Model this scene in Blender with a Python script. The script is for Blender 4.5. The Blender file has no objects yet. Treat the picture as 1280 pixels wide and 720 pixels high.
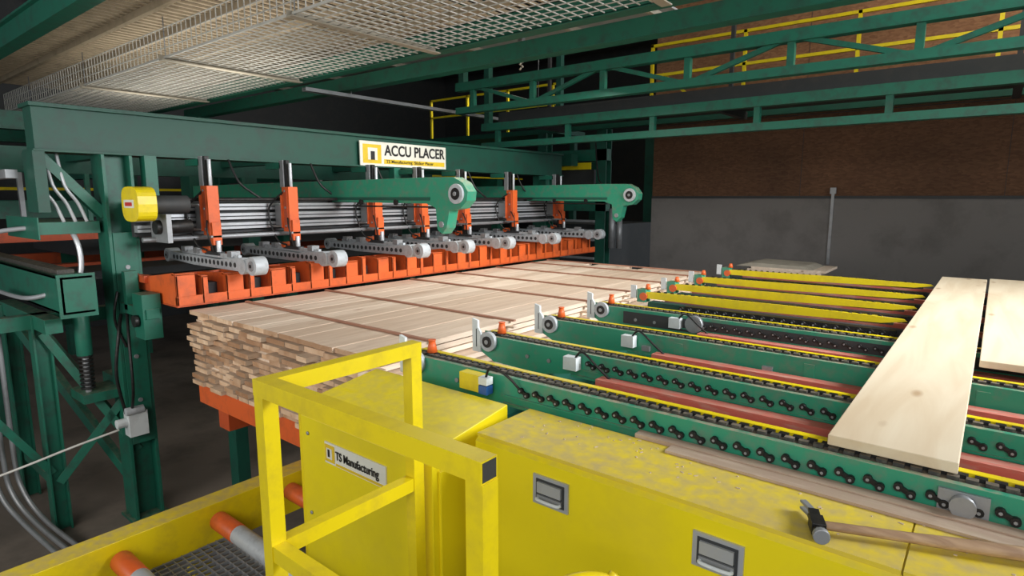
import bpy, math, random, bmesh
from mathutils import Vector, Matrix
random.seed(7)
ZC=2.95
scene=bpy.context.scene
scene.view_settings.view_transform='Standard'

# ---------------------------------------------------------------- materials
def newmat(name):
    m=bpy.data.materials.new(name); m.use_nodes=True
    nt=m.node_tree; b=nt.nodes['Principled BSDF']
    return m,nt,b
def paint(name,col,rough=0.45,dirt=(0.08,0.07,0.06),amt=0.35,metal=0.0,scale=6,stretch=(1,1,1),bump=0.05,dust=0.0):
    m,nt,b=newmat(name); N=nt.nodes; L=nt.links
    tc=N.new('ShaderNodeTexCoord'); mp=N.new('ShaderNodeMapping'); mp.inputs['Scale'].default_value=stretch
    L.new(tc.outputs['Object'],mp.inputs['Vector'])
    n=N.new('ShaderNodeTexNoise'); n.inputs['Scale'].default_value=scale; n.inputs['Detail'].default_value=8; n.inputs['Roughness'].default_value=0.65
    L.new(mp.outputs[0],n.inputs['Vector'])
    r=N.new('ShaderNodeValToRGB'); r.color_ramp.elements[0].position=0.48; r.color_ramp.elements[1].position=0.78
    r.color_ramp.elements[0].color=(0,0,0,1); r.color_ramp.elements[1].color=(amt,amt,amt,1)
    L.new(n.outputs['Fac'],r.inputs['Fac'])
    mx=N.new('ShaderNodeMix'); mx.data_type='RGBA'
    mx.inputs[6].default_value=(*col,1); mx.inputs[7].default_value=(*dirt,1)
    L.new(r.outputs['Color'],mx.inputs[0]); out=mx.outputs[2]
    if dust:  # sawdust settled on upward-facing surfaces
        g=N.new('ShaderNodeNewGeometry'); sp=N.new('ShaderNodeSeparateXYZ'); L.new(g.outputs['Normal'],sp.inputs[0])
        n2=N.new('ShaderNodeTexNoise'); n2.inputs['Scale'].default_value=22; n2.inputs['Detail'].default_value=6; L.new(tc.outputs['Object'],n2.inputs['Vector'])
        rr=N.new('ShaderNodeValToRGB'); rr.color_ramp.elements[0].position=0.34; rr.color_ramp.elements[1].position=0.70; L.new(n2.outputs['Fac'],rr.inputs['Fac'])
        mm=N.new('ShaderNodeMath'); mm.operation='MULTIPLY'; mm.use_clamp=True; L.new(sp.outputs[2],mm.inputs[0]); L.new(rr.outputs[0],mm.inputs[1])
        m3=N.new('ShaderNodeMath'); m3.operation='MULTIPLY'; m3.use_clamp=True; L.new(mm.outputs[0],m3.inputs[0]); m3.inputs[1].default_value=dust
        md=N.new('ShaderNodeMix'); md.data_type='RGBA'; L.new(m3.outputs[0],md.inputs[0]); L.new(out,md.inputs[6]); md.inputs[7].default_value=(0.42,0.33,0.23,1); out=md.outputs[2]
    L.new(out,b.inputs['Base Color'])
    b.inputs['Roughness'].default_value=rough; b.inputs['Metallic'].default_value=metal
    if bump:
        bp=N.new('ShaderNodeBump'); bp.inputs['Strength'].default_value=bump; bp.inputs['Distance'].default_value=0.02
        L.new(n.outputs['Fac'],bp.inputs['Height']); L.new(bp.outputs[0],b.inputs['Normal'])
    return m
def wood(name,c1,c2,c3,stretch=(14,1.2,14),knots=True,rough=0.6,tint=(0.74,0.68,0.62)):
    m,nt,b=newmat(name); N=nt.nodes; L=nt.links
    tc=N.new('ShaderNodeTexCoord'); geo=N.new('ShaderNodeNewGeometry')
    ad=N.new('ShaderNodeVectorMath'); ad.operation='ADD'
    sc=N.new('ShaderNodeVectorMath'); sc.operation='SCALE'; sc.inputs['Scale'].default_value=37
    cx=N.new('ShaderNodeCombineXYZ')
    for i in range(3): L.new(geo.outputs['Random Per Island'],cx.inputs[i])
    L.new(cx.outputs[0],sc.inputs[0]); L.new(tc.outputs['Object'],ad.inputs[0]); L.new(sc.outputs[0],ad.inputs[1])
    mp=N.new('ShaderNodeMapping'); mp.inputs['Scale'].default_value=stretch; L.new(ad.outputs[0],mp.inputs['Vector'])
    n=N.new('ShaderNodeTexNoise'); n.inputs['Scale'].default_value=1.4; n.inputs['Detail'].default_value=7; n.inputs['Distortion'].default_value=0.8
    L.new(mp.outputs[0],n.inputs['Vector'])
    r=N.new('ShaderNodeValToRGB'); e=r.color_ramp.elements
    e[0].position=0.3; e[0].color=(*c2,1); e[1].position=0.62; e[1].color=(*c1,1)
    L.new(n.outputs['Fac'],r.inputs['Fac'])
    r2=N.new('ShaderNodeValToRGB'); e=r2.color_ramp.elements
    e[0].color=(*tint,1); e[1].color=(1,1,1,1)
    L.new(geo.outputs['Random Per Island'],r2.inputs['Fac'])
    mu=N.new('ShaderNodeMix'); mu.data_type='RGBA'; mu.blend_type='MULTIPLY'; mu.inputs[0].default_value=1
    L.new(r.outputs[0],mu.inputs[6]); L.new(r2.outputs[0],mu.inputs[7])
    out=mu.outputs[2]
    if knots:
        mp2=N.new('ShaderNodeMapping'); mp2.inputs['Scale'].default_value=(7,2.6,7); L.new(ad.outputs[0],mp2.inputs['Vector'])
        v=N.new('ShaderNodeTexVoronoi'); v.inputs['Scale'].default_value=0.8; L.new(mp2.outputs[0],v.inputs['Vector'])
        r3=N.new('ShaderNodeValToRGB'); e=r3.color_ramp.elements
        e[0].position=0.05; e[0].color=(.8,.8,.8,1); e[1].position=0.14; e[1].color=(0,0,0,1)
        L.new(v.outputs['Distance'],r3.inputs['Fac'])
        mk=N.new('ShaderNodeMix'); mk.data_type='RGBA'; L.new(r3.outputs[0],mk.inputs[0])
        L.new(out,mk.inputs[6]); mk.inputs[7].default_value=(*c3,1); out=mk.outputs[2]
    L.new(out,b.inputs['Base Color']); b.inputs['Roughness'].default_value=rough
    return m
GREEN=paint('green_paint',(0.012,0.135,0.085),0.45,(0.035,0.05,0.042),0.85,dust=.4,scale=9)
GREENB=paint('green_paint_beam',(0.008,0.075,0.048),0.5,(0.025,0.035,0.03),0.8)
GREEND=paint('green_paint_dark',(0.010,0.095,0.062),0.5,(0.02,0.03,0.03),0.6)
GREENM=paint('green_paint_machine',(0.030,0.29,0.17),0.42,(0.17,0.19,0.15),0.85,scale=14,dust=.9)
YELLOW=paint('yellow_paint',(0.86,0.67,0.008),0.36,(0.40,0.27,0.05),0.45,scale=7)
YELLOWG=paint('yellow_guard_dusty',(0.90,0.73,0.008),0.4,(0.62,0.46,0.06),0.35,scale=2.5,dust=.3)
YELLOWD=paint('yellow_dusty_top',(0.78,0.60,0.03),0.55,(0.55,0.40,0.13),0.6,scale=3,dust=.55)
ORANGE=paint('orange_paint',(0.55,0.085,0.02),0.5,(0.14,0.05,0.03),0.7)
ORANGEB=paint('orange_bright',(0.76,0.13,0.025),0.45,(0.22,0.06,0.03),0.65)
REDW=paint('red_dusty_rail',(0.60,0.14,0.10),0.75,(0.55,0.38,0.30),1.0,scale=14,stretch=(0.4,2,2),dust=.35)
BLACK=paint('black_steel',(0.018,0.018,0.018),0.45,(0.09,0.075,0.06),0.5,0.4,scale=30)
RUBBER=paint('dark_chain_dust',(0.045,0.042,0.036),0.6,(0.20,0.17,0.12),0.7,scale=40,dust=.5)
ALU=paint('aluminium',(0.52,0.54,0.56),0.35,(0.25,0.25,0.25),0.5,0.4)
ARMG=paint('cast_grey_arm',(0.50,0.53,0.55),0.5,(0.2,0.2,0.2),0.6,0.1,scale=18)
WHITE=paint('white_plate',(0.70,0.74,0.74),0.5,(0.3,0.3,0.28),0.5)
STEEL=paint('galvanised_steel',(0.33,0.34,0.35),0.45,(0.13,0.13,0.13),0.6,0.4)
WIRE=paint('galvanised_wire',(0.62,0.61,0.56),0.5,(0.35,0.33,0.28),0.6,0.0,bump=0)
FLAT=paint('dusty_angle_iron',(0.42,0.38,0.30),0.7,(0.2,0.17,0.13),0.6)
DARK=paint('dark_machine_grey',(0.035,0.038,0.04),0.6,(0.08,0.07,0.06),0.4)
GREYP=paint('grey_sheet',(0.30,0.31,0.32),0.55,(0.10,0.10,0.10),0.8,scale=2)
SLAT=paint('brown_slat',(0.52,0.42,0.29),0.8,(0.2,0.16,0.1),0.6)
BLUE=paint('blue_plastic',(0.02,0.10,0.35),0.4)
HANDLE=wood('hammer_handle_wood',(0.55,0.38,0.23),(0.34,0.21,0.12),(0.1,0.06,0.03),(3,30,30),False)
LUM=wood('lumber',(0.86,0.71,0.56),(0.72,0.56,0.42),(0.38,0.24,0.15),tint=(.74,.68,.63))
LUME=wood('lumber_ends',(0.88,0.64,0.43),(0.66,0.40,0.22),(0.30,0.15,0.07),stretch=(8,8,8),tint=(.50,.38,.30))
LUMB=wood('lumber_deck_board',(0.82,0.71,0.53),(0.71,0.57,0.39),(0.42,0.27,0.14),stretch=(6,0.7,6),tint=(.92,.9,.86))
STK=wood('sticker_wood',(0.46,0.24,0.16),(0.36,0.17,0.11),(0.2,0.1,0.05),(1,14,14),False)
LEDGE=paint('dusty_wood_ledge',(0.42,0.30,0.22),0.85,(0.62,0.50,0.38),0.9,scale=12,stretch=(0.5,3,3),dust=.6)
CHIP=paint('wood_chips',(0.60,0.48,0.34),0.85,(0.45,0.34,0.2),0.6,bump=0)
TXT=paint('sign_black',(0.01,0.01,0.01),0.5,amt=0,bump=0)
SIGNC=paint('sign_cream',(0.80,0.79,0.68),0.5,(0.5,0.45,0.3),0.3,bump=0)
SIGNY=paint('sign_yellow',(0.80,0.55,0.02),0.5,bump=0)
REDL=paint('red_label',(0.6,0.03,0.02),0.5,bump=0)
CONC=paint('concrete',(0.215,0.20,0.188),0.85,(0.11,0.10,0.092),0.8,scale=1.6,bump=0.1)
FLOORM=paint('floor_concrete',(0.20,0.165,0.135),0.8,(0.08,0.068,0.056),0.9,scale=1.4,bump=0.2)
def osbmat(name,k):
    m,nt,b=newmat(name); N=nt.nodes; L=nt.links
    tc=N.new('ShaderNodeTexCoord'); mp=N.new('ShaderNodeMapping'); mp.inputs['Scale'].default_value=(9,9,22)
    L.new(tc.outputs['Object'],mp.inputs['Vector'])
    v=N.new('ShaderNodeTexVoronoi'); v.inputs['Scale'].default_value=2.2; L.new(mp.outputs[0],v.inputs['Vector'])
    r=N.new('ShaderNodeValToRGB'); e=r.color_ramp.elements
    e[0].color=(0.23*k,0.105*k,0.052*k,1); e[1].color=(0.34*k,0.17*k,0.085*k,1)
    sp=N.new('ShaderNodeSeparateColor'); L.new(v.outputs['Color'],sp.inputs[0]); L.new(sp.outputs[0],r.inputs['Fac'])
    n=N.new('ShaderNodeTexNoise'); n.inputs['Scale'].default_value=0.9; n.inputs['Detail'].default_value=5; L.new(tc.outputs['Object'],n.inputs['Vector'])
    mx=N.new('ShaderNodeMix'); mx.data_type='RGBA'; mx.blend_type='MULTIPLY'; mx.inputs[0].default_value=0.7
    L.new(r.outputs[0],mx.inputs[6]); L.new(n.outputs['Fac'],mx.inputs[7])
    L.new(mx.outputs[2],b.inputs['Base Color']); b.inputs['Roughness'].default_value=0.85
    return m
OSB=osbmat('osb_board',.70); OSB_LIT=osbmat('osb_board_upper_lit',1.5)  # upper copy of the same OSB lightened to paint in its brighter lighting
CEIL=paint('ceiling_dark',(0.06,0.058,0.055),0.9,(0.03,0.03,0.03),0.6,scale=2)

# ---------------------------------------------------------------- mesh builder
class B:
    def __init__(s,name): s.name=name; s.v=[]; s.f=[]; s.mi=[]; s.sm=[]; s.mats=[]
    def m(s,mat):
        if mat not in s.mats: s.mats.append(mat)
        return s.mats.index(mat)
    def add(s,vs,fs,mat,smooth=None):
        o=len(s.v); k=s.m(mat); s.v+= [tuple(p) for p in vs]
        for i,f in enumerate(fs):
            s.f.append([o+a for a in f]); s.mi.append(k); s.sm.append(bool(smooth and smooth[i]))
    def box(s,x0,x1,y0,y1,z0,z1,mat,endmat=None):
        vs=[(x,y,z) for x in (x0,x1) for y in (y0,y1) for z in (z0,z1)]
        s.add(vs,[(0,1,3,2),(4,6,7,5),(0,4,5,1),(2,3,7,6),(0,2,6,4),(1,5,7,3)],mat)
        if endmat: s.mi[-4]=s.m(endmat)
    def beam(s,p1,p2,w,h,mat,up=(0,0,1)):
        p1=Vector(p1);p2=Vector(p2); d=(p2-p1).normalized(); u=Vector(up)
        if abs(d.dot(u))>0.99: u=Vector((0,1,0))
        r=d.cross(u).normalized(); u=r.cross(d).normalized()
        vs=[]
        for p in (p1,p2):
            for a in (-1,1):
                for b in (-1,1): vs.append(p+r*a*w/2+u*b*h/2)
        s.add(vs,[(0,1,3,2),(4,6,7,5),(0,4,5,1),(2,3,7,6),(0,2,6,4),(1,5,7,3)],mat)
    def cyl(s,p1,p2,r,mat,n=14,r2=None,caps=True):
        p1=Vector(p1);p2=Vector(p2); d=(p2-p1).normalized(); r2=r if r2 is None else r2
        a=d.orthogonal().normalized(); b=d.cross(a)
        vs=[];fs=[];sm=[]
        for p,rr in ((p1,r),(p2,r2)):
            for i in range(n):
                t=2*math.pi*i/n; vs.append(p+a*math.cos(t)*rr+b*math.sin(t)*rr)
        for i in range(n): fs.append((i,(i+1)%n,n+(i+1)%n,n+i)); sm.append(True)
        if caps: fs+= [tuple(range(n))[::-1],tuple(range(n,2*n))]; sm+=[False,False]
        s.add(vs,fs,mat,sm)
    def prism(s,pts,axis,a0,a1,mat):
        def mk(p,a):
            if axis=='x': return (a,p[0],p[1])
            if axis=='y': return (p[0],a,p[1])
            return (p[0],p[1],a)
        n=len(pts); vs=[mk(p,a0) for p in pts]+[mk(p,a1) for p in pts]
        fs=[(i,(i+1)%n,n+(i+1)%n,n+i) for i in range(n)]+[tuple(range(n))[::-1],tuple(range(n,2*n))]
        s.add(vs,fs,mat)
    def tube(s,pts,r,mat,n=8,sub=6):
        P=[Vector(p) for p in pts]; Q=[P[0]]+P+[P[-1]]; out=[]
        for i in range(1,len(Q)-2):
            for k in range(sub):
                t=k/sub; a,b,c,d=Q[i-1],Q[i],Q[i+1],Q[i+2]
                out.append(0.5*((2*b)+(c-a)*t+(2*a-5*b+4*c-d)*t*t+(3*b-a-3*c+d)*t*t*t))
        out.append(P[-1])
        vs=[];fs=[];pa=None
        for i,p in enumerate(out):
            d=(out[min(i+1,len(out)-1)]-out[max(i-1,0)]).normalized()
            a=d.orthogonal().normalized() if pa is None else (pa-d*pa.dot(d)).normalized()
            pa=a; b=d.cross(a)
            for k in range(n):
                t=2*math.pi*k/n; vs.append(p+a*math.cos(t)*r+b*math.sin(t)*r)
        for i in range(len(out)-1):
            for k in range(n): fs.append((i*n+k,i*n+(k+1)%n,(i+1)*n+(k+1)%n,(i+1)*n+k))
        sm=[True]*len(fs)
        fs+=[tuple(range(n))[::-1],tuple(range(len(vs)-n,len(vs)))]; sm+=[False,False]
        s.add(vs,fs,mat,sm)
    def ibeam(s,axis,a0,a1,c1,c2,w,h,mat,t=0.02):
        def bx(u0,u1,v0,v1):
            if axis=='x': s.box(a0,a1,c1+u0,c1+u1,c2+v0,c2+v1,mat)
            elif axis=='y': s.box(c1+u0,c1+u1,a0,a1,c2+v0,c2+v1,mat)
            else: s.box(c1+u0,c1+u1,c2+v0,c2+v1,a0,a1,mat)
        bx(-w/2,w/2,h/2-t,h/2); bx(-w/2,w/2,-h/2,-h/2+t); bx(-t/2,t/2,-h/2+t,h/2-t)
    def done(s,bevel=0,parent=None):
        xs=[v[0] for v in s.v]; ys=[v[1] for v in s.v]; zs=[v[2] for v in s.v]
        o=Vector(((min(xs)+max(xs))/2,(min(ys)+max(ys))/2,min(zs)))
        me=bpy.data.meshes.new(s.name); me.from_pydata([Vector(v)-o for v in s.v],[],s.f)
        for m in s.mats: me.materials.append(m)
        me.polygons.foreach_set('material_index',s.mi); me.polygons.foreach_set('use_smooth',s.sm); me.update()
        bm=bmesh.new(); bm.from_mesh(me); bmesh.ops.recalc_face_normals(bm,faces=bm.faces); bm.to_mesh(me); bm.free()
        ob=bpy.data.objects.new(s.name,me); scene.collection.objects.link(ob); ob.location=o+Vector((0,0,ZC))
        if bevel:
            md=ob.modifiers.new('bevel','BEVEL'); md.width=bevel; md.segments=2; md.limit_method='ANGLE'
        if parent: ob.parent=parent; ob.matrix_parent_inverse=Matrix.Translation(parent.location).inverted()
        return ob
def text(name,body,loc,size,rot,mat,parent,sx=1.0,bold=.012):
    c=bpy.data.curves.new(name,'FONT'); c.body=body; c.size=size; c.extrude=0.001; c.align_y='CENTER'; c.offset=size*bold
    c.materials.append(mat)
    o=bpy.data.objects.new(name,c); scene.collection.objects.link(o)
    o.location=(loc[0],loc[1],loc[2]+ZC); o.rotation_euler=rot; o.scale=(sx,1,1)
    o.parent=parent; o.matrix_parent_inverse=Matrix.Translation(parent.location).inverted()
FL=-2.95
# ---------------------------------------------------------------- room
b=B('floor'); b.box(-16,9,-6,16,FL-0.1,FL,FLOORM); b.done()
b=B('wall_back'); b.box(-4.84,9,10,10.2,FL,0.0,CONC); b.box(-4.84,9,10.02,10.2,0.0,1.5,OSB); b.box(-4.84,9,10.02,10.2,1.5,4.2,OSB_LIT)
b.box(-4.84,9,9.99,10.02,-0.02,0.02,DARK); b.box(-1.95,-1.91,9.98,10.0,-1.0,0.1,STEEL); b.box(-1.97,-1.89,9.97,10.0,.05,.14,STEEL)
for x in (-2.4,0.04,2.48): b.box(x,x+0.005,10.015,10.02,0.02,4.2,DARK)
b.box(-4.84,9,10.01,10.02,1.22,1.23,DARK)
b.done()
b=B('wall_left'); b.box(-16.2,-16,-6,16,FL,4.2,DARK); b.done()
b=B('wall_far'); b.box(-16,-4.84,16,16.2,FL,4.2,DARK); b.done()
b=B('ceiling'); b.box(-16,9,-6,16,4.2,4.35,CEIL)
for i in range(14): b.box(-16,9,-5+i*1.5,-4.9+i*1.5,3.95,4.2,CEIL)
b.done()

# ---------------------------------------------------------------- lumber stack
b=B('lumber_stack')
pitch=0.051; ntop=12; top=-0.885
for L in range(ntop):
    z1=top-L*pitch; z0=z1-0.034
    x=-4.95+random.uniform(0,.04)
    while x<-2.72:
        w=random.choice([0.14,0.19,0.19,0.235]); w=min(w,-2.62-x)
        yo=random.choice([0,0,0.02,-0.02,0.05,-0.035]) if L else random.uniform(-.012,.012)
        ln=random.choice([4.95,4.95,4.9,4.7])
        g=random.choice([.003,.006,.010]) if L==0 else random.choice([.004,.012,.03])
        b.box(x,x+w-g,2.05+yo,2.05+yo+ln,z0,z1-random.uniform(0,.003),LUM,LUME)
        x+=w
    for yy in (2.10,2.5,3.3,4.35,5.05,5.8,6.5,6.93):
        if L==0 and yy==2.10: continue
        xa=-4.93+random.uniform(-.03,.03)
        b.box(xa,-2.64,yy,yy+(.028 if L==0 else .035),z1,z1+(.012 if L==0 else .016),STK if L==0 else LUM,None)
b.done()
b=B('stack_lift_carriage')
zb=-0.885-11*pitch-0.034
for y in (2.08,3.5,5.0,6.6):
    b.ibeam('x',-4.95,-2.6,y+0.06,zb-0.09,0.1,0.17,ORANGE,0.02)
    b.box(-4.95,-2.6,y,y+0.012,zb-0.175,zb-0.005,ORANGEB)
for x in (-4.6,-3.0):
    b.box(x-.08,x+.08,2.1,6.8,zb-0.33,zb-0.176,ORANGE)
    for y in (3.6,6.4): b.box(x-.07,x+.07,y-.07,y+.07,FL,zb-0.32,DARK)
b.done()

# ---------------------------------------------------------------- conveyor arms
def dumb(b,x,y,z,ang,mat=BLACK,l=0.0185,r=0.0128):
    dx=math.cos(ang)*l; dz=math.sin(ang)*l
    b.cyl((x-dx,y-0.018,z-dz),(x-dx,y,z-dz),r,mat,10); b.cyl((x+dx,y-0.018,z+dz),(x+dx,y,z+dz),r,mat,10)
    b.beam((x-dx,y-0.008,z-dz),(x+dx,y-0.008,z+dz),0.012,r*1.1,mat)
    b.cyl((x-dx,y-0.021,z-dz),(x-dx,y-.018,z-dz),r*.4,STEEL,6); b.cyl((x+dx,y-0.021,z+dz),(x+dx,y-.018,z+dz),r*.4,STEEL,6)
def bracket(b,x,y,z,s=1):
    b.prism([(x-.03,z-.12),(x+.035,z-.12),(x+.035,z+.0),(x+.012,z+.03),(x+.012,z+.07),(x-.03,z+.08)],'y',y-.075,y-.058,WHITE)
    b.box(x-.03,x+.035,y-.058,y-.02,z-.06,z-.045,WHITE)
    b.box(x+.0,x+.006,y-.0765,y-.075,z-.09,z+.02,DARK)
    b.cyl((x+.10,y-.09,z-.045),(x+.10,y-.062,z-.045),.058,ARMG,20)
    b.cyl((x+.10,y-.096,z-.045),(x+.10,y-.09,z-.045),.034,BLACK,14)
    b.cyl((x+.10,y-.10,z-.045),(x+.10,y-.096,z-.045),.014,STEEL,10)
    b.cyl((x+.14,y+.0,z+.0),(x+.14,y+.0,z+.06),.028,ORANGEB,12,.016); b.cyl((x+.14,y,z+.06),(x+.14,y,z+.066),.02,ORANGEB,12)
def conveyor(y,chain,green=GREENM,x1=1.7,rail=True):
    b=B('lumber_chain_conveyor')
    zt=-0.82; zb=-0.935
    nose=[(-2.42,zt-.0),(x1,zt),(x1,zb),(-1.7,zb),(-1.9,zb-.04),(-2.25,zb-.03),(-2.40,zb+.04)]
    b.prism(nose,'y',y-.062,y-.052,green); b.prism(nose,'y',y+.05,y+.06,green)
    b.box(-2.3,x1,y-.052,y+.05,zt-.05,zt-.03,green)
    b.box(-2.35,x1,y-.062,y-.036,zt,zt+.006,green)
    b.box(-2.35,x1,y+.030,y+.06,zt,zt+.014,YELLOW)
    b.box(-2.35,x1,y-.034,y+.02,zt-.03,zt+.004,RUBBER)
    x=-2.34
    while x<x1:
        b.box(x,x+.03,y-.030,y-.008,zt+.004,zt+.016,RUBBER); b.box(x+.02,x+.05,y-.004,y+.018,zt+.004,zt+.016,BLACK); x+=.045
    b.box(-1.7,x1,y-.075,y-.05,zb-.012,zb,green)
    if rail:
        b.box(-1.5,x1,y-.155,y-.085,-.965,-.905,REDW); b.box(-1.5,x1,y-.215,y-.19,-.965,-.925,REDW)
        b.box(-1.5,x1,y+.10,y+.18,-.92,-.862,REDW)
        for xx in (-1.4,-.7,.1,.9): b.box(xx,xx+.04,y-.215,y+.17,-.985,-.965,DARK); b.box(xx,xx+.04,y+.1,y+.17,-.965,-.92,DARK)
        b.box(-1.72,-1.64,y-.12,y-.07,-.90,-.83,WHITE); b.tube([(-1.66,y-.1,-.84),(-1.6,y-.12,-.79),(-1.5,y-.12,-.86),(-1.42,y-.1,-.93)],.006,BLACK)
    if chain:
        x=-1.58
        while x<x1-.1:
            dumb(b,x,y-.062,zt-.048,-.45); x+=.08
        b.box(-1.7,x1,y-.07,y-.062,zt-.088,zt-.080,green)
        for xx in (-2.0,-1.85): b.cyl((xx,y-.07,zt-.07),(xx,y-.062,zt-.07),.012,STEEL,8)
    else:
        for xx in (-1.6,-.9,-.2,.5):
            b.box(xx,xx+.05,y-.085,y-.062,zb+.02,zb+.05,STEEL)
            b.box(xx+.2,xx+.25,y-.07,y-.062,zb-.0,zt-.02,green)
    if y>3.9:
        b.cyl((-1.55,y-.10,-.86),(-1.55,y-.065,-.86),.06,STEEL,18)
        b.box(-2.1,x1,y-.068,y-.064,-.925,-.835,DARK)
    if y<2.5: # near-face drive parts
        b.cyl((.0,y-.10,-.865),(.0,y-.062,-.865),.032,STEEL,14); b.box(-.06,.06,y-.075,y-.062,-.90,-.83,STEEL)
        b.box(-1.80,-1.75,y-.13,y-.085,-.90,-.86,BLUE); b.box(-1.93,-1.80,y-.12,y-.064,-.90,-.82,YELLOW); b.box(-1.80,-1.75,y-.13,y-.085,-.855,-.82,WHITE)
        b.tube([(-1.77,y-.11,-.82),(-1.74,y-.11,-.77),(-1.66,y-.09,-.80),(-1.6,y-.07,-.86)],.006,BLACK)
    bracket(b,-2.38,y,zt+.02)
    return b.done(0.0)
conveyor(2.12,True,rail=False)
for y,c in ((2.69,True),(3.32,False),(4.0,True)): conveyor(y,c)
def yarm(y):
    b=B('lumber_transfer_arm'); zt=-.80
    b.prism([(-2.3,zt),(-2.35,zt-.03),(-2.3,zt-.055),(-1.5,zt-.06),(-.55,zt-.04),(-.40,zt-.015),(-.42,zt),(-1.2,zt+.01)],'y',y-.035,y-.02,YELLOW)
    b.box(-2.3,-.48,y-.02,y+.03,zt-.05,zt-.005,RUBBER)
    b.box(-2.2,-.55,y+.03,y+.045,zt-.06,zt-.004,YELLOW)
    x=-2.2
    while x<-.55:
        b.prism([(x,zt-.005),(x+.03,zt-.005),(x+.02,zt+.010),(x+.01,zt+.010)],'y',y-.01,y+.02,BLACK); x+=.06
    b.box(-2.3,1.5,y+.10,y+.16,-.965,-.90,DARK)
    b.box(-2.3,-1.9,y+.045,y+.10,-.965,-.90,GREEND)
    b.box(-2.2,1.5,y+.17,y+.22,-.95,-.87,REDW)
    b.box(-2.36,-2.28,y-.045,y+.05,zt-.09,zt+.02,GREENM)
    b.cyl((-2.3,y-.05,zt-.04),(-2.3,y-.036,zt-.04),.035,ORANGEB,12)
    b.cyl((-2.28,y,zt+.02),(-2.28,y,zt+.065),.026,ORANGEB,12,.014)
    b.box(-2.42,-2.37,y-.045,y-.03,zt-.06,zt+.05,WHITE)
    b.box(-1.9,-.45,y-.12,y-.06,-.895,-.87,BLACK)
    x=-1.9
    while x<-.45:
        dumb(b,x,y-.12,-.90,-.3,BLACK,.024,.018); x+=.07
    b.box(-2.0,-.45,y-.1,y-.036,-.962,-.95,DARK)
    b.done()
for y in (4.7,5.3,5.95,6.75): yarm(y)
b=B('conveyor_support_frame')
for x in (-1.95,-.4,1.2):
    b.ibeam('y',2.06,7.3,x,-1.08,.12,.18,GREEND,.02)
    for y in (2.2,4.4,7.0): b.ibeam('z',FL,-1.17,x,y,.14,.14,GREEND,.015)
b.box(-2.1,1.7,2.1,7.2,-1.35,-1.33,DARK)  # dark sheet added below the arms to stand in for shade
b.done()

def board(x0,x1,y0,y1,z0,th=.035):
    b=B('lumber_board'); b.box(x0,x1,y0,y1,z0,z0+th,LUMB); b.done(.003)
board(-.365,-.02,2.10,7.15,-.80)
board(-.002,.34,3.55,7.25,-.80)
board(.345,.62,3.3,7.0,-.80)
b=B('scrap_lumber_pile')
for i in range(3): b.box(-2.6+i*.05,-1.7+.05*i,8.2,8.9,-1.0+i*.03,-.97+i*.03,LUM)
b.prism([(-2.7,-.91),(-1.75,-.91),(-1.85,-.87),(-2.5,-.86)],'y',8.2,8.85,FLAT)
b.box(-2.6,-1.8,8.3,8.8,FL,-1.0,GREEND)
b.done()

# ---------------------------------------------------------------- yellow guard cabinets
b=B('machine_guard_cabinet')
b.prism([(1.50,-1.9),(1.50,-1.02),(1.56,-.955),(1.96,-.90),(1.97,-1.9)],'x',-2.5,-1.60,YELLOWG)
b.box(-1.60,-1.585,1.53,1.94,-1.85,-1.05,YELLOWG)
b.box(-2.52,-2.5,1.5,1.97,-1.9,-1.0,YELLOW)
for x in (-2.44,-1.66):
    for z in (-1.8,-1.5,-1.1): b.cyl((x,1.492,z),(x,1.5,z),.01,STEEL,8)
b.box(-2.45,-1.65,1.55,1.93,FL,-1.9,DARK)
cab=b.done(.006)
b=B('sign_plate'); b.box(-2.30,-1.87,1.493,1.4995,-1.20,-1.10,SIGNC); b.box(-2.295,-2.225,1.490,1.493,-1.19,-1.11,SIGNY); b.box(-2.28,-2.24,1.488,1.490,-1.175,-1.125,SIGNC); b.box(-2.27,-2.255,1.487,1.488,-1.165,-1.13,TXT); b.box(-2.215,-1.88,1.490,1.493,-1.195,-1.185,SIGNY); b.done(parent=cab)
text('sign_text','TS Manufacturing',(-2.215,1.490,-1.148),.055,(math.radians(90),0,0),TXT,cab,.78)
b=B('machine_guard_cabinet')
b.prism([(1.64,-1.62),(1.64,-.935),(1.655,-.92),(1.99,-.915),(1.99,-1.62)],'x',-1.50,-.10,YELLOWG)
b.prism([(1.64,-1.62),(1.64,-.935),(1.655,-.92),(1.99,-.915),(1.99,-1.62)],'x',-.095,1.5,YELLOWG)
b.box(-1.50,-.103,1.65,1.99,-.918,-.905,YELLOWD); b.box(-.098,1.5,1.65,1.99,-.918,-.905,YELLOWD)
b.box(-1.4,1.4,1.7,1.96,FL,-1.62,DARK)
for x in (-1.14,-.545,.2):
    zc=-1.035
    b.box(x-.075,x+.075,1.632,1.640,zc-.055,zc+.055,ALU)
    b.box(x-.060,x+.060,1.629,1.633,zc-.042,zc+.042,DARK)
    b.box(x-.050,x+.050,1.620,1.629,zc-.005,zc+.034,ALU)
    b.box(x-.052,x+.052,1.622,1.6295,zc-.034,zc-.014,STEEL)
    b.tube([(x-.045,1.63,zc-.028),(x-.04,1.612,zc-.028),(x+.04,1.612,zc-.028),(x+.045,1.63,zc-.028)],.006,WHITE)
random.seed(3)
for i in range(110):
    x=random.uniform(-1.4,1.2); y=random.uniform(1.80,1.98) if random.random()<.8 else random.uniform(1.68,1.98); l=random.uniform(.003,.014); a=random.uniform(-1.4,1.4)
    b.beam((x,y,-.9045),(x+l*math.cos(a),y+l*math.sin(a),-.9035),.004,.003,CHIP)
b.done(.004)
b=B('wood_ledge_strip')
b.box(-1.0,1.5,1.992,2.040,-.925,-.890,LEDGE); b.box(-.85,1.5,1.93,1.992,-.9045,-.895,LEDGE)
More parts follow.
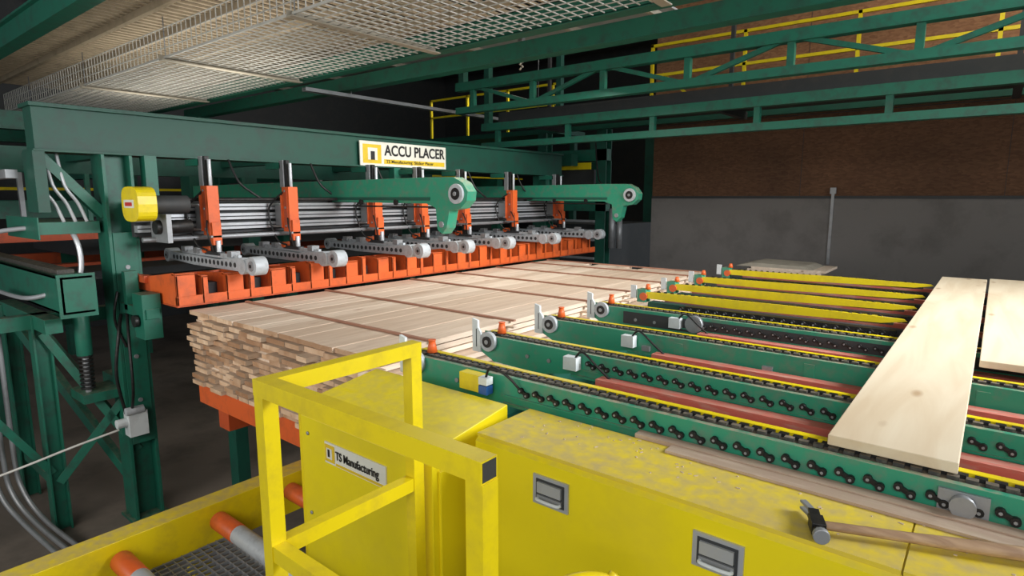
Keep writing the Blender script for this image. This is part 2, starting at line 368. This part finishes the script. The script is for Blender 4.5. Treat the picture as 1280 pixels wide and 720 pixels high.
b.done()

# hammer
b=B('claw_hammer')
H=Vector((-.30,1.705,-.880)); E=Vector((.19,1.90,-.880)); d=(E-H).normalized(); s=Vector((-d.y,d.x,0)); up=Vector((0,0,1))
n=12; vs=[];fs=[];sm=[]
prof=[(0,.015,.011),(.1,.015,.012),(.22,.017,.013),(.3,.021,.015),(.42,.023,.016),(.5,.025,.016),(.52,.018,.012)]
for t,w,h in prof:
    for k in range(n):
        a=2*math.pi*k/n; vs.append(H+d*t+s*math.cos(a)*w+up*math.sin(a)*h)
for i in range(len(prof)-1):
    for k in range(n): fs.append((i*n+k,i*n+(k+1)%n,(i+1)*n+(k+1)%n,(i+1)*n+k)); sm.append(True)
fs+=[tuple(range(n))[::-1],tuple(range(len(vs)-n,len(vs)))]; sm+=[False,False]
b.add(vs,fs,HANDLE,sm)
b.beam(H-s*.03-d*.005,H+s*.025-d*.005,.036,.034,BLACK)
b.cyl(H-s*.055-d*.005,H-s*.03-d*.005,.016,BLACK,14)
b.cyl(H-s*.068-d*.005,H-s*.05-d*.005,.021,STEEL,14)
for k in (-1,1):
    b.beam(H+s*.02+up*k*.007-d*.005,H+s*.065+up*k*.009-d*.004,.028,.011,BLACK)
    b.beam(H+s*.058+up*k*.009-d*.006,H+s*.11+up*k*.010-d*.024,.018,.008,STEEL)
b.done(.002)

# ---------------------------------------------------------------- foreground railing
b=B('guard_railing')
W=.05
zt=-.575
for (x,y) in ((-1.63,.87),(-.78,.87),(-1.63,1.44)):
    b.box(x-W/2+.001,x+W/2-.001,y-W/2+.001,y+W/2-.001,-1.62,zt-.0005,YELLOW)
b.box(-1.63-W/2,-.78+W/2-.004,.87-W/2,.87+W/2,zt,zt+W,YELLOW)
b.box(-1.63-W/2,-1.63+W/2,.87+W/2+.0005,1.44+W/2,zt,zt+W,YELLOW)
b.box(-1.63+W/2,-.78-W/2,.87-W/2+.004,.87+W/2-.004,-1.09,-1.04,YELLOW)
b.box(-1.63-W/2+.004,-1.63+W/2-.004,.87+W/2,1.44-W/2,-1.09,-1.04,YELLOW)
b.box(-.78+W/2-.004,-.78+W/2-.003,.87-.021,.87+.021,zt+.004,zt+W-.004,DARK)
b.tube([(-.95,1.04,-1.12),(-.86,1.14,-1.04),(-.78,1.24,-1.00),(-.72,1.30,-1.01),(-.71,1.32,-1.06),(-.71,1.33,-1.6)],.017,YELLOW)
b.done(.0)
b=B('steel_platform'); b.box(-1.9,1.6,-1.5,1.47,-1.68,-1.62,DARK)
for x in (-1.7,1.4):
    for y in (-1.3,1.3): b.box(x-.05,x+.05,y-.05,y+.05,FL,-1.68,DARK)
b.done()

# roller conveyor + yellow beam lower-left
b=B('roller_conveyor')
b.box(-3.33,-3.19,-.4,2.0,-1.86,-1.66,YELLOWD); b.box(-3.19,-3.185,-.4,2.0,-1.90,-1.655,YELLOW)
b.box(-2.02,-1.94,-.4,1.45,-1.86,-1.69,GREEND)
for y in (.0,.45,.9,1.37,1.8):
    xe=-2.03 if y<1.4 else -2.56
    b.cyl((-3.13,y,-1.74),(xe,y,-1.74),.048,ARMG,20)
    b.cyl((-3.15,y,-1.74),(-2.93,y,-1.74),.0500,ORANGEB,20)
    b.cyl((-3.185,y,-1.74),(-3.13,y,-1.74),.02,STEEL,10)
x=-3.17
while x<-2.05:
    b.box(x,x+.006,-.4,1.45,-1.88,-1.86,STEEL); x+=.045
y=-.4
while y<1.45:
    b.box(-3.18,-2.05,y,y+.006,-1.882,-1.862,STEEL); y+=.045
for y in (-.3,1.3):
    b.box(-3.31,-3.21,y-.05,y+.05,FL,-1.86,YELLOW); b.box(-2.02,-1.94,y-.04,y+.04,FL,-1.86,GREEND)
b.done(.003)

# ---------------------------------------------------------------- sticker placer machine frame
b=B('sticker_placer_frame')
b.box(-6.12,-5.90,1.40,8.7,.37,.72,GREENB)
b.box(-6.16,-5.86,1.38,8.7,.70,.73,GREENB); b.box(-6.16,-5.86,1.38,8.7,.355,.375,GREENB)
def post(x,y,z0,z1,w=.26,mat=GREEN):
    b.ibeam('z',z0,z1,x,y,w,w*.9,mat,.025)
post(-6.0,1.95,FL,.36); post(-6.0,8.3,FL,.36)
b.box(-6.16,-5.84,1.8,2.1,FL,FL+.03,GREEN)
b.box(-5.88,-5.86,1.86,2.04,-2.2,-.3,GREEN)
for z in (-.6,-1.0,-1.4,-1.8): b.cyl((-5.86,1.95,z),(-5.85,1.95,z),.02,STEEL,8)
b.beam((-6.0,1.44,.33),(-6.0,1.85,-.15),.08,.09,GREEN,(1,0,0))
b.box(-6.15,-5.86,1.37,1.45,-.12,.36,GREENB)
b.box(-6.9,-5.95,1.38,1.80,-.30,-.20,GREEN); b.box(-6.9,-5.94,1.37,1.38,-.34,-.16,GREEN)
b.box(-9.5,-5.65,1.40,1.62,-.92,-.90,GREEN); b.box(-9.5,-5.65,1.40,1.42,-.92,-.62,GREEN); b.box(-9.5,-5.65,1.40,1.62,-.64,-.62,GREEN); b.box(-5.67,-5.65,1.38,1.64,-.95,-.6,GREEN)
b.box(-9.5,-5.9,1.45,1.57,-.62,-.585,RUBBER)
for (x,y) in ((-6.3,1.38),(-7.3,1.38),(-6.3,.6)):
    b.ibeam('z',FL,-1.0,x,y,.13,.13,GREEN,.015)
b.box(-7.4,-5.9,1.33,1.45,-1.1,-.98,GREEN); b.box(-6.36,-6.24,.5,2.0,-1.1,-.98,GREEN)
b.beam((-6.28,1.4,-1.15),(-6.0,1.95,-2.3),.07,.07,GREEN); b.beam((-6.28,1.4,-2.5),(-6.0,1.95,-1.7),.07,.07,GREEN)
b.beam((-7.3,1.4,-1.15),(-6.1,1.9,-2.6),.07,.08,GREEN); b.beam((-6.28,.65,-1.2),(-6.28,1.35,-2.4),.06,.06,GREEN)
b.beam((-7.2,1.38,-2.5),(-6.3,1.38,-2.5),.08,.08,GREEN)
b.box(-6.45,-5.9,1.85,2.03,-1.75,-1.62,GREEN)
b.box(-5.87,-5.28,1.86,1.96,-.98,-.90,GREEN); b.box(-5.5,-5.3,1.84,1.98,-1.15,-.78,GREEN); b.box(-5.75,-5.68,1.86,1.96,-.95,-.62,GREEN)
b.cyl((-5.4,1.83,-1.0),(-5.4,1.80,-1.0),.05,BLACK,14)
b.cyl((-6.05,1.62,-1.35),(-6.05,1.62,-.95),.06,GREEN,14)
for i in range(9): b.cyl((-6.05,1.62,-1.65+i*.035),(-6.05,1.62,-1.632+i*.035),.055,BLACK,12)
b.cyl((-6.05,1.62,-1.7),(-6.05,1.62,-1.3),.025,STEEL,10)
b.box(-6.3,-5.95,1.55,1.9,-1.76,-1.68,GREEN)
b.box(-5.84,-5.72,1.80,1.95,-2.08,-1.86,WHITE); b.cyl((-5.78,1.80,-1.95),(-5.78,1.72,-1.95),.04,WHITE,12); b.cyl((-5.72,1.78,-1.84),(-5.72,1.92,-1.84),.035,ARMG,12)
b.tube([(-5.82,1.85,-1.0),(-5.7,1.78,-1.15),(-5.72,1.74,-1.5),(-5.78,1.80,-1.87)],.014,BLACK)
b.tube([(-5.82,1.9,-.9),(-5.6,1.82,-1.2),(-5.55,1.80,-1.6),(-5.76,1.84,-1.86)],.012,BLACK)
b.tube([(-5.85,1.88,-1.3),(-5.86,1.82,-1.1),(-5.80,1.80,-.95),(-5.82,1.84,-.8)],.012,BLACK)
b.tube([(-6.9,1.18,-.38),(-6.5,1.25,-.28),(-6.1,1.55,-.25),(-5.95,1.62,-.35),(-5.93,1.62,-.62),(-6.0,1.5,-.75),(-6.3,1.33,-.84),(-7.2,1.3,-.86)],.02,ALU)
for k in range(3):
    o=.075*k
    b.tube([(-6.55,1.0+o,-1.15),(-6.55,1.0+o,-2.2),(-6.5,1.02+o,-2.55),(-6.2,1.1+o,-2.75-.02*k),(-5.4,1.2+o,-2.85)],.020,STEEL)
    b.tube([(-6.0,1.4+.08*k,.35),(-5.95,1.42+.08*k,.1),(-5.95,1.5+.08*k,-.05),(-5.95,1.55+.08*k,-.2)],.014,ALU)
b.tube([(-5.72,1.72,-1.98),(-5.8,1.4,-2.05),(-5.9,1.0,-2.15),(-6.1,.4,-2.3)],.010,WIRE)
b.box(-7.5,-6.15,1.25,1.33,.15,.22,STEEL)
for y in (2.6,4.6,6.6,8.4): b.box(-9.5,-6.1,y-.07,y+.07,.45,.62,GREEND)
b.box(-9.6,-9.4,1.3,9,.3,.62,GREEND)
for y in (1.6,5,8.4): b.box(-9.6,-9.4,y-.1,y+.1,FL,.3,GREEND)
b.box(-9.38,-9.34,1.3,9,-.55,-.42,ORANGE); b.box(-9.4,-8.6,2.4,8.6,-1.0,-.9,DARK)
for k in range(9): b.box(-9.36,-9.30,2+.7*k,2.05+.7*k,-.42,.3,(STEEL,GREEN,DARK)[k%3])
for z0 in (-.12,-.21,-.30):
    b.box(-5.78,-5.70,2.0,8.4,z0,z0+.06,ALU); b.box(-5.705,-5.695,2.0,8.4,z0+.025,z0+.035,DARK)
b.cyl((-5.62,2.0,-.36),(-5.62,8.4,-.36),.022,STEEL,12); b.cyl((-5.62,2.0,-.02),(-5.62,8.4,-.02),.016,BLACK,10)
b.box(-5.84,-5.78,2.0,8.4,-.34,-.02,DARK)
for y in (2.2,5.0,8.2): b.box(-5.95,-5.84,y-.05,y+.05,-.3,.36,GREEN)
# hose chain draped along the beam
for y in (2.9,3.8,4.7,5.4,6.3,7.4):
    b.tube([(-5.86,y,.36),(-5.78,y+.05,.15),(-5.74,y+.15,.05),(-5.72,y+.25,-.02)],.012,BLACK)
# motor with yellow cover
pts=[]
for i in range(24):
    t=2*math.pi*i/24; pts.append((-5.42+math.copysign(abs(math.cos(t))**.6,math.cos(t))*.17,-.055+math.copysign(abs(math.sin(t))**.6,math.sin(t))*.14))
b.prism(pts,'y',1.86,2.0,YELLOW); b.box(-5.53,-5.33,1.855,1.86,-.085,-.02,SIGNC); b.box(-5.50,-5.36,1.852,1.855,-.07,-.04,REDL)
b.cyl((-5.42,2.0,-.06),(-5.42,2.3,-.06),.075,DARK,16); b.cyl((-5.5,2.06,-.25),(-5.5,2.35,-.25),.06,BLACK,16)
b.box(-5.69,-5.36,2.1,2.14,-.38,-.14,STEEL)
b.done(.003)

b=B('machine_name_sign'); b.box(-5.858,-5.845,4.45,5.85,.37,.655,SIGNC)
b.box(-5.845,-5.842,4.49,4.76,.40,.62,SIGNY); b.box(-5.842,-5.840,4.56,4.70,.44,.58,SIGNC); b.box(-5.840,-5.838,4.60,4.66,.44,.54,TXT)
b.box(-5.845,-5.842,4.80,5.82,.40,.455,SIGNY)
sg=b.done()
text('sign_title','ACCU PLACER',(-5.840,4.81,.555),.175,(math.radians(90),0,math.radians(90)),TXT,sg,.88,.022)
text('sign_subtitle','TS Manufacturing  Sticker Placer',(-5.840,4.83,.428),.052,(math.radians(90),0,math.radians(90)),TXT,sg,1.15)

def unit(y):
    b=B('sticker_placer_arm')
    z=-.56; x0=-6.35;x1=-4.72
    b.prism([(x0,z-.035),(-5.8,z-.06),(-5.0,z-.06),(x1,z-.055),(x1,z+.05),(-5.0,z+.05),(-5.3,z+.02),(-5.7,z+.03),(x0,z+.04)],'y',y-.045,y+.045,ARMG)
    for xx,r in ((x0,.065),(x1,.078)):
        b.cyl((xx,y-.055,z),(xx,y+.055,z),r,ARMG,22); b.cyl((xx,y-.062,z),(xx,y-.055,z),r*.55,STEEL,14); b.cyl((xx,y-.068,z),(xx,y-.062,z),r*.2,BLACK,8)
    b.cyl((x1-.16,y-.06,z-.01),(x1-.16,y+.06,z-.01),.07,ARMG,20)
    xx=x0+.14
    while xx<x1-.25:
        b.cyl((xx,y-.048,z-.01),(xx,y-.044,z-.01),.023,DARK,10); xx+=.075
    b.box(-6.1,-5.0,y-.015,y+.015,z+.03,z+.07,ARMG)
    for xx in (-6.05,-5.8,-5.15): b.box(xx,xx+.08,y-.04,y+.04,z+.05,z+.10,STEEL)
    lx=-5.47
    b.box(lx-.06,lx+.06,y-.05,y+.05,-.34,.10,ORANGEB)
    b.box(lx-.075,lx-.06,y-.065,y+.065,-.30,.02,ORANGEB); b.box(lx+.03,lx+.09,y-.04,y+.04,-.42,-.22,ORANGEB)
    b.box(lx-.03,lx+.03,y-.056,y-.05,-.30,.06,ORANGE)
    for zz in (-.28,-.1,.06): b.cyl((lx,y-.062,zz),(lx,y-.056,zz),.012,STEEL,8)
    b.box(lx-.09,lx+.09,y-.055,y+.055,-.355,-.335,STEEL)
    b.box(lx-.05,lx-.01,y-.02,y+.02,.1,.36,BLACK); b.cyl((lx+.03,y,.1),(lx+.03,y,.33),.016,ALU,10)
    b.box(lx-.12,lx-.05,y-.03,y+.03,.10,.36,STEEL)
    b.box(-5.85,lx-.1,y-.03,y+.03,.28,.34,GREEN)
    b.box(lx-.02,lx+.03,y-.02,y+.02,-.50,-.34,BLACK); b.cyl((lx+.1,y,-.53),(lx+.1,y,-.38),.022,ALU,10)
    b.box(lx-.12,lx+.15,y-.03,y+.03,-.51,-.48,DARK); b.cyl((lx-.1,y-.05,-.47),(lx-.1,y+.05,-.47),.03,ORANGEB,10)
    b.box(-5.69,lx-.05,y-.04,y+.04,-.28,-.08,STEEL)
    b.tube([(lx-.04,y-.05,.05),(lx-.2,y-.12,-.12),(lx-.12,y-.1,-.4),(lx-.02,y-.05,-.47)],.01,BLACK)
    b.tube([(lx+.02,y-.05,-.2),(lx+.12,y-.1,-.3),(lx+.1,y-.05,-.48)],.008,BLACK)
    b.done(.003)
for y in (2.52,3.30,4.35,5.05,5.80,6.80,8.0): unit(y)

b=B('sticker_magazine')
b.box(-5.06,-5.03,2.0,8.4,-.86,-.79,ORANGEB)
b.box(-5.55,-5.03,2.0,8.4,-.875,-.86,ORANGE)
b.box(-5.58,-5.55,2.0,8.4,-.86,-.66,ORANGE)
y=2.0;i=0
while y<8.4:
    zt2=-.63 if i%3 else -.60
    b.prism([(-5.55,-.86),(-5.03,-.86),(-5.03,zt2-.02),(-5.10,zt2),(-5.55,-.66)],'y',y,y+.015,ORANGEB)
    b.box(-5.045,-5.03,y,y+ (.15 if i%2==0 else .05),-.79,zt2-.01,ORANGEB)
    b.box(-5.10,-5.03,y,y+.15 if i%2==0 else y+.05,zt2-.02,zt2-.005,ORANGEB)
    y+=.20; i+=1
b.box(-5.45,-5.2,2.1,8.3,-.86,-.72,DARK)
b.box(-5.85,-5.55,2.02,2.10,-.80,-.68,ORANGE); b.box(-5.84,-5.58,1.97,2.02,-.72,-.66,ORANGE)
for y in (2.6,5,7.8): b.box(-5.5,-5.35,y-.06,y+.06,FL,-.875,GREEND)
b.done(.002)

def garm(y,xe):
    b=B('sticker_feed_arm')
    b.prism([(-9.2,-.02),(xe-.5,-.06),(xe-.38,-.10),(xe-.36,-.30),(xe-.30,-.34),(xe-.24,-.28),(xe-.20,-.12),(xe-.06,-.10),(xe+.02,-.03),(xe+.03,.05),(xe-.03,.13),(xe-.14,.18),(xe-.5,.185),(-9.2,.16)],'y',y-.06,y+.06,GREENM)
    b.cyl((xe-.10,y-.085,.03),(xe-.10,y-.06,.03),.09,ARMG,24); b.cyl((xe-.10,y-.09,.03),(xe-.10,y-.085,.03),.055,BLACK,18); b.cyl((xe-.10,y-.1,.03),(xe-.10,y-.09,.03),.02,STEEL,10)
    b.box(-9,xe-.5,y-.03,y+.03,-.10,-.085,BLACK)
    b.box(-9,xe-.45,y-.075,y-.06,-.03,-.0,GREEND)
    for k in range(8): b.cyl((-8.5+k*.55,y-.08,-.05),(-8.5+k*.55,y-.06,-.05),.03,BLACK,12)
    b.cyl((xe-.30,y-.075,-.25),(xe-.30,y-.06,-.25),.03,STEEL,12)
    b.box(-9.4,-9.1,y-.1,y+.1,-.05,.3,GREEND)
    b.done(.003)
garm(4.02,-3.72); garm(7.55,-3.85)

b=B('sorting_machine_frame')
for x in (-11,-13.5):
    for y in (3.5,6.5,10,13): b.box(x-.12,x+.12,y-.12,y+.12,FL,1.3,GREEN)
    b.box(x-.12,x+.12,2,14,-.3,-.05,GREEN); b.box(x-.12,x+.12,2,14,.95,1.2,GREEN); b.box(x-.1,x+.1,2,14,-1.2,-1.0,ORANGE)
for y in (3.5,6.5,10,13): b.box(-13.5,-11,y-.1,y+.1,.3,.5,GREEN)
b.box(-13.4,-11.1,3,13,-.9,-.3,DARK)
b.box(-10.9,-10.86,2,14,.1,.14,YELLOW); b.box(-10.9,-10.86,2,14,.5,.54,YELLOW)
b.done()
b=B('elevator_frame')
for (x,y) in ((-5.6,9.6),(-6.9,9.6),(-5.6,11.5),(-6.9,11.5)):
    b.ibeam('z',FL,1.2,x,y,.2,.2,GREEND,.02)
b.box(-7,-5.5,9.5,9.7,-.25,-.05,GREEN); b.box(-7,-5.5,9.5,9.7,.65,.85,GREEN)
b.box(-6.7,-5.8,9.48,9.5,.5,.62,YELLOW); b.box(-6.7,-6.62,9.48,9.5,.2,.6,YELLOW); b.box(-6.4,-6.1,9.46,9.48,-.0,.1,YELLOW); b.box(-7,-5.5,9.7,11.5,-1.4,-.5,DARK)
b.box(-6.6,-5.8,9.6,9.7,-.05,.5,DARK)
for k in range(6): b.box(-6.8,-5.7,9.45,9.5,-1.3+k*.17,-1.26+k*.17,STEEL)
b.cyl((-5.35,9.5,-.9),(-5.35,9.5,-.2),.06,STEEL,12); b.cyl((-5.2,9.5,-.9),(-5.2,9.5,-.35),.05,STEEL,12)
b.done()

# ---------------------------------------------------------------- overhead: mesh tray
b=B('wire_mesh_cable_tray')
def wire(x0,x1,y0,y1,z0,z1): b.box(x0,x1,y0,y1,z0,z1,WIRE)
r=.0036
y=2.75
while y<4.24: wire(-13,-.6,y-r,y+r,1.395-r,1.395+r); y+=.10
x=-13
while x<-.6:
    wire(x-r,x+r,2.75,4.24,1.40-r+.002,1.40+r+.002)
    wire(x-r,x+r,2.75-r,2.75+r,1.40,1.68); x+=.10
for z in (1.49,1.585,1.68): wire(-13,-.6,2.745,2.755,z-r,z+r)
wire(-13,-.6,2.742,2.758,1.39,1.41); 
for x in (-11.5,-9.1,-6.7,-4.35,-2.0):
    b.box(x-.04,x+.04,2.70,4.27,1.362,1.372,FLAT); b.box(x-.04,x-.030,2.70,4.27,1.372,1.42,FLAT)
    b.cyl((x,2.75,1.37),(x,2.75,1.788),.006,STEEL,6)
b.done()
b=B('overhead_beam'); b.ibeam('x',-13,3.0,4.36,1.5,.14,.2,GREEN,.018); b.box(-13,3,4.29,4.305,1.41,1.59,GREEN)
b.box(-12.6,-12.4,4.3,4.42,FL,1.4,GREEN); b.done()
b=B('overhead_beam'); b.box(-13,-1.0,1.72,1.86,1.50,1.68,GREEN); b.box(-13,-1.0,1.68,1.90,1.68,1.70,GREEN)
b.box(-12.6,-12.4,1.7,1.9,FL,1.5,GREEN); b.done()
b=B('slatted_walkway')
x=-13
while x<-.8: b.box(x,x+.045,1.9,5.4,1.86,1.88,SLAT); x+=.125
for y in (2.1,2.6,3.1,3.8,4.6,5.2): b.box(-13,-.8,y,y+.05,1.79,1.86,SLAT)
b.box(-13,-.8,5.35,5.42,1.76,1.95,GREEND)
b.done()
b=B('overhead_sheet_panel')
b.box(-10.5,-2.8,5.5,6.65,1.92,1.94,GREYP)
for x in (-10,-8.5,-7,-5.5,-4,-3): b.box(x,x+.06,5.5,6.65,1.86,1.92,FLAT)
b.box(-10.5,-2.8,5.5,5.54,1.82,1.96,GREEND)
b.done()

def truss(y,zl,zh,x0,x1,step,w=.12,h=.09,mat=GREEN,diag=False,name='overhead_truss'):
    b=B(name)
    b.ibeam('x',x0,x1,y,zl,w,h,mat,.015); b.ibeam('x',x0,x1,y,zh,w,h*1.3,mat,.015)
    b.box(x0,x1,y-.01-w/2,y-w/2,zl-h/2,zl+h/2,mat); b.box(x0,x1,y-.01-w/2,y-w/2,zh-h*.65,zh+h*.65,mat)
    x=x0+.3;k=0
    while x<x1:
        b.box(x-.035,x+.035,y-.035,y+.035,zl,zh,mat)
        if diag: b.beam((x,y,zl) if k%2 else (x,y,zh),(x+step,y,zh) if k%2 else (x+step,y,zl),.05,.05,mat)
        x+=step;k+=1
    for x in (x0+.1,x1-.3): b.box(x-.05,x+.05,y-.05,y+.05,zh,4.1,GREEND)
    b.done()
truss(7.6,.83,1.12,-6.7,6,1.35)
truss(6.8,1.28,1.62,-6.5,6,1.1,diag=True)
truss(9.2,1.20,1.42,-6.4,6,1.8,mat=GREEND)
b=B('overhead_beam'); b.ibeam('x',-12,4,5.25,1.52,.16,.17,GREEN,.02); b.box(-12,4,5.165,5.18,1.44,1.6,GREEN); b.box(-11.6,-11.4,5.15,5.35,FL,1.44,GREEND); b.done()
b=B('upper_conveyor_trough'); b.box(-6.5,6,7.75,8.9,1.20,1.26,DARK); b.box(-6.5,6,7.73,7.77,1.14,1.36,DARK)
for x in (-6,-3,0,3): b.box(x,x+.08,7.8,9.0,1.10,1.20,DARK); b.box(x,x+.05,8.4,8.45,1.26,4.1,DARK)
b.done()
b=B('overhead_beam'); b.box(-12,-5.9,9.0,9.2,.55,.75,GREEND); b.box(-12,-11.8,9.0,9.2,FL,.55,GREEND); b.done()
b=B('cable_channel'); b.box(-7.04,-6.96,4.5,10.3,1.33,1.335,STEEL); b.box(-7.04,-7.035,4.5,10.3,1.33,1.38,STEEL); b.box(-6.965,-6.96,4.5,10.3,1.33,1.38,STEEL)
b.cyl((-7,5.22,1.335),(-7,5.22,1.42),.006,STEEL,6)
b.cyl((-7,9.5,1.335),(-7,9.5,3.94),.006,STEEL,6)
b.done()
b=B('yellow_safety_railing')
for z in (1.75,1.98,2.45): b.box(-4.7,6,9.50,9.55,z-.022,z+.022,YELLOW)
x=-4.7
while x<6: b.box(x,x+.045,9.5,9.55,1.5,2.47,YELLOW); x+=1.5
b.box(-4.8,6,9.4,9.95,1.44,1.5,GREEND)
b.beam((-4.5,9.55,2.0),(-3.9,9.55,1.5),.04,.04,YELLOW)
b.done()
b=B('yellow_safety_railing')
for z in (1.9,2.3): b.box(-11,-7.2,10.5,10.55,z-.02,z+.02,YELLOW)
for x in (-11,-9.8,-8.6,-7.4): b.box(x,x+.045,10.5,10.55,1.4,2.32,YELLOW)
b.box(-11,-7.2,10.4,11.5,1.3,1.4,GREEND)
for x in (-10.8,-7.4): b.box(x-.06,x+.06,11.3,11.42,FL,1.3,GREEND)
b.done()
b=B('hanging_cable')
b.tube([(-5.0,8.3,.9),(-4.9,8.2,.45),(-4.7,8.0,.2),(-4.2,7.7,.12)],.012,BLACK)
b.done()
b=B('hanging_chain')
for k in range(12):
    z=1.84-k*.028
    b.cyl((-4.6,5.9,z),(-4.6+.02*(-1)**k,5.9+.01*(-1)**k,z-.026),.011,FLAT,8)
b.box(-4.63,-4.57,5.87,5.93,1.83,1.92,STEEL); b.done()

# ---------------------------------------------------------------- camera
cam=bpy.data.cameras.new('camera'); co=bpy.data.objects.new('camera',cam); scene.collection.objects.link(co)
cam.sensor_width=36; cam.lens=36*750/1280; cam.clip_end=100
co.location=(0,0,ZC); co.rotation_euler=(math.radians(90-8.6),0,math.radians(38.8)); scene.camera=co

# ---------------------------------------------------------------- lights
w=bpy.data.worlds.new('world'); scene.world=w; w.use_nodes=True
w.node_tree.nodes['Background'].inputs[0].default_value=(0.86,0.93,1,1); w.node_tree.nodes['Background'].inputs[1].default_value=0.55
def area(name,loc,target,size,size2,power,col,spread=180):
    l=bpy.data.lights.new(name,'AREA'); l.shape='RECTANGLE'; l.size=size; l.size_y=size2; l.energy=power; l.color=col; l.spread=math.radians(spread)
    o=bpy.data.objects.new(name,l); scene.collection.objects.link(o); o.location=(loc[0],loc[1],loc[2]+ZC)
    d=Vector((target[0],target[1],target[2]+ZC))-o.location; o.rotation_euler=d.to_track_quat('-Z','Y').to_euler()
area('added_rear_daylight',(0.8,-2.6,1.6),(-1.2,2,-1.3),3,2,125,(1,.98,.95))  # added key light standing in for daylight from behind; no doorway is modelled
area('added_side_light',(3.0,4.6,1.6),(-3.2,4.4,-.9),3.5,1.5,210,(.95,.97,1),95)  # added light out of view, spread narrowed to favour deck and stack
area('bay_lamp',(-3.9,5.0,1.3),(-4.3,5.0,-1),3.0,.3,38,(1,.97,.92))
area('left_bounce_fill',(-4.5,-1.5,-.4),(-7.5,4,.8),2,1.2,60,(1,.95,.88))  # added fill aimed up-left, standing in for bounced light
area('walkway_uplight_fill',(-7.5,3.4,.95),(-7.5,3.4,1.8),4,.6,28,(1,.95,.85))  # added uplight that brightens the walkway slats from below
area('upper_lamp',(2.0,8.6,3.7),(-.5,10,2.0),7,.5,230,(1,.94,.82))
area('far_bay_lamp',(-8.5,11,3.0),(-9,9,0),3,.6,60,(1,.95,.85))
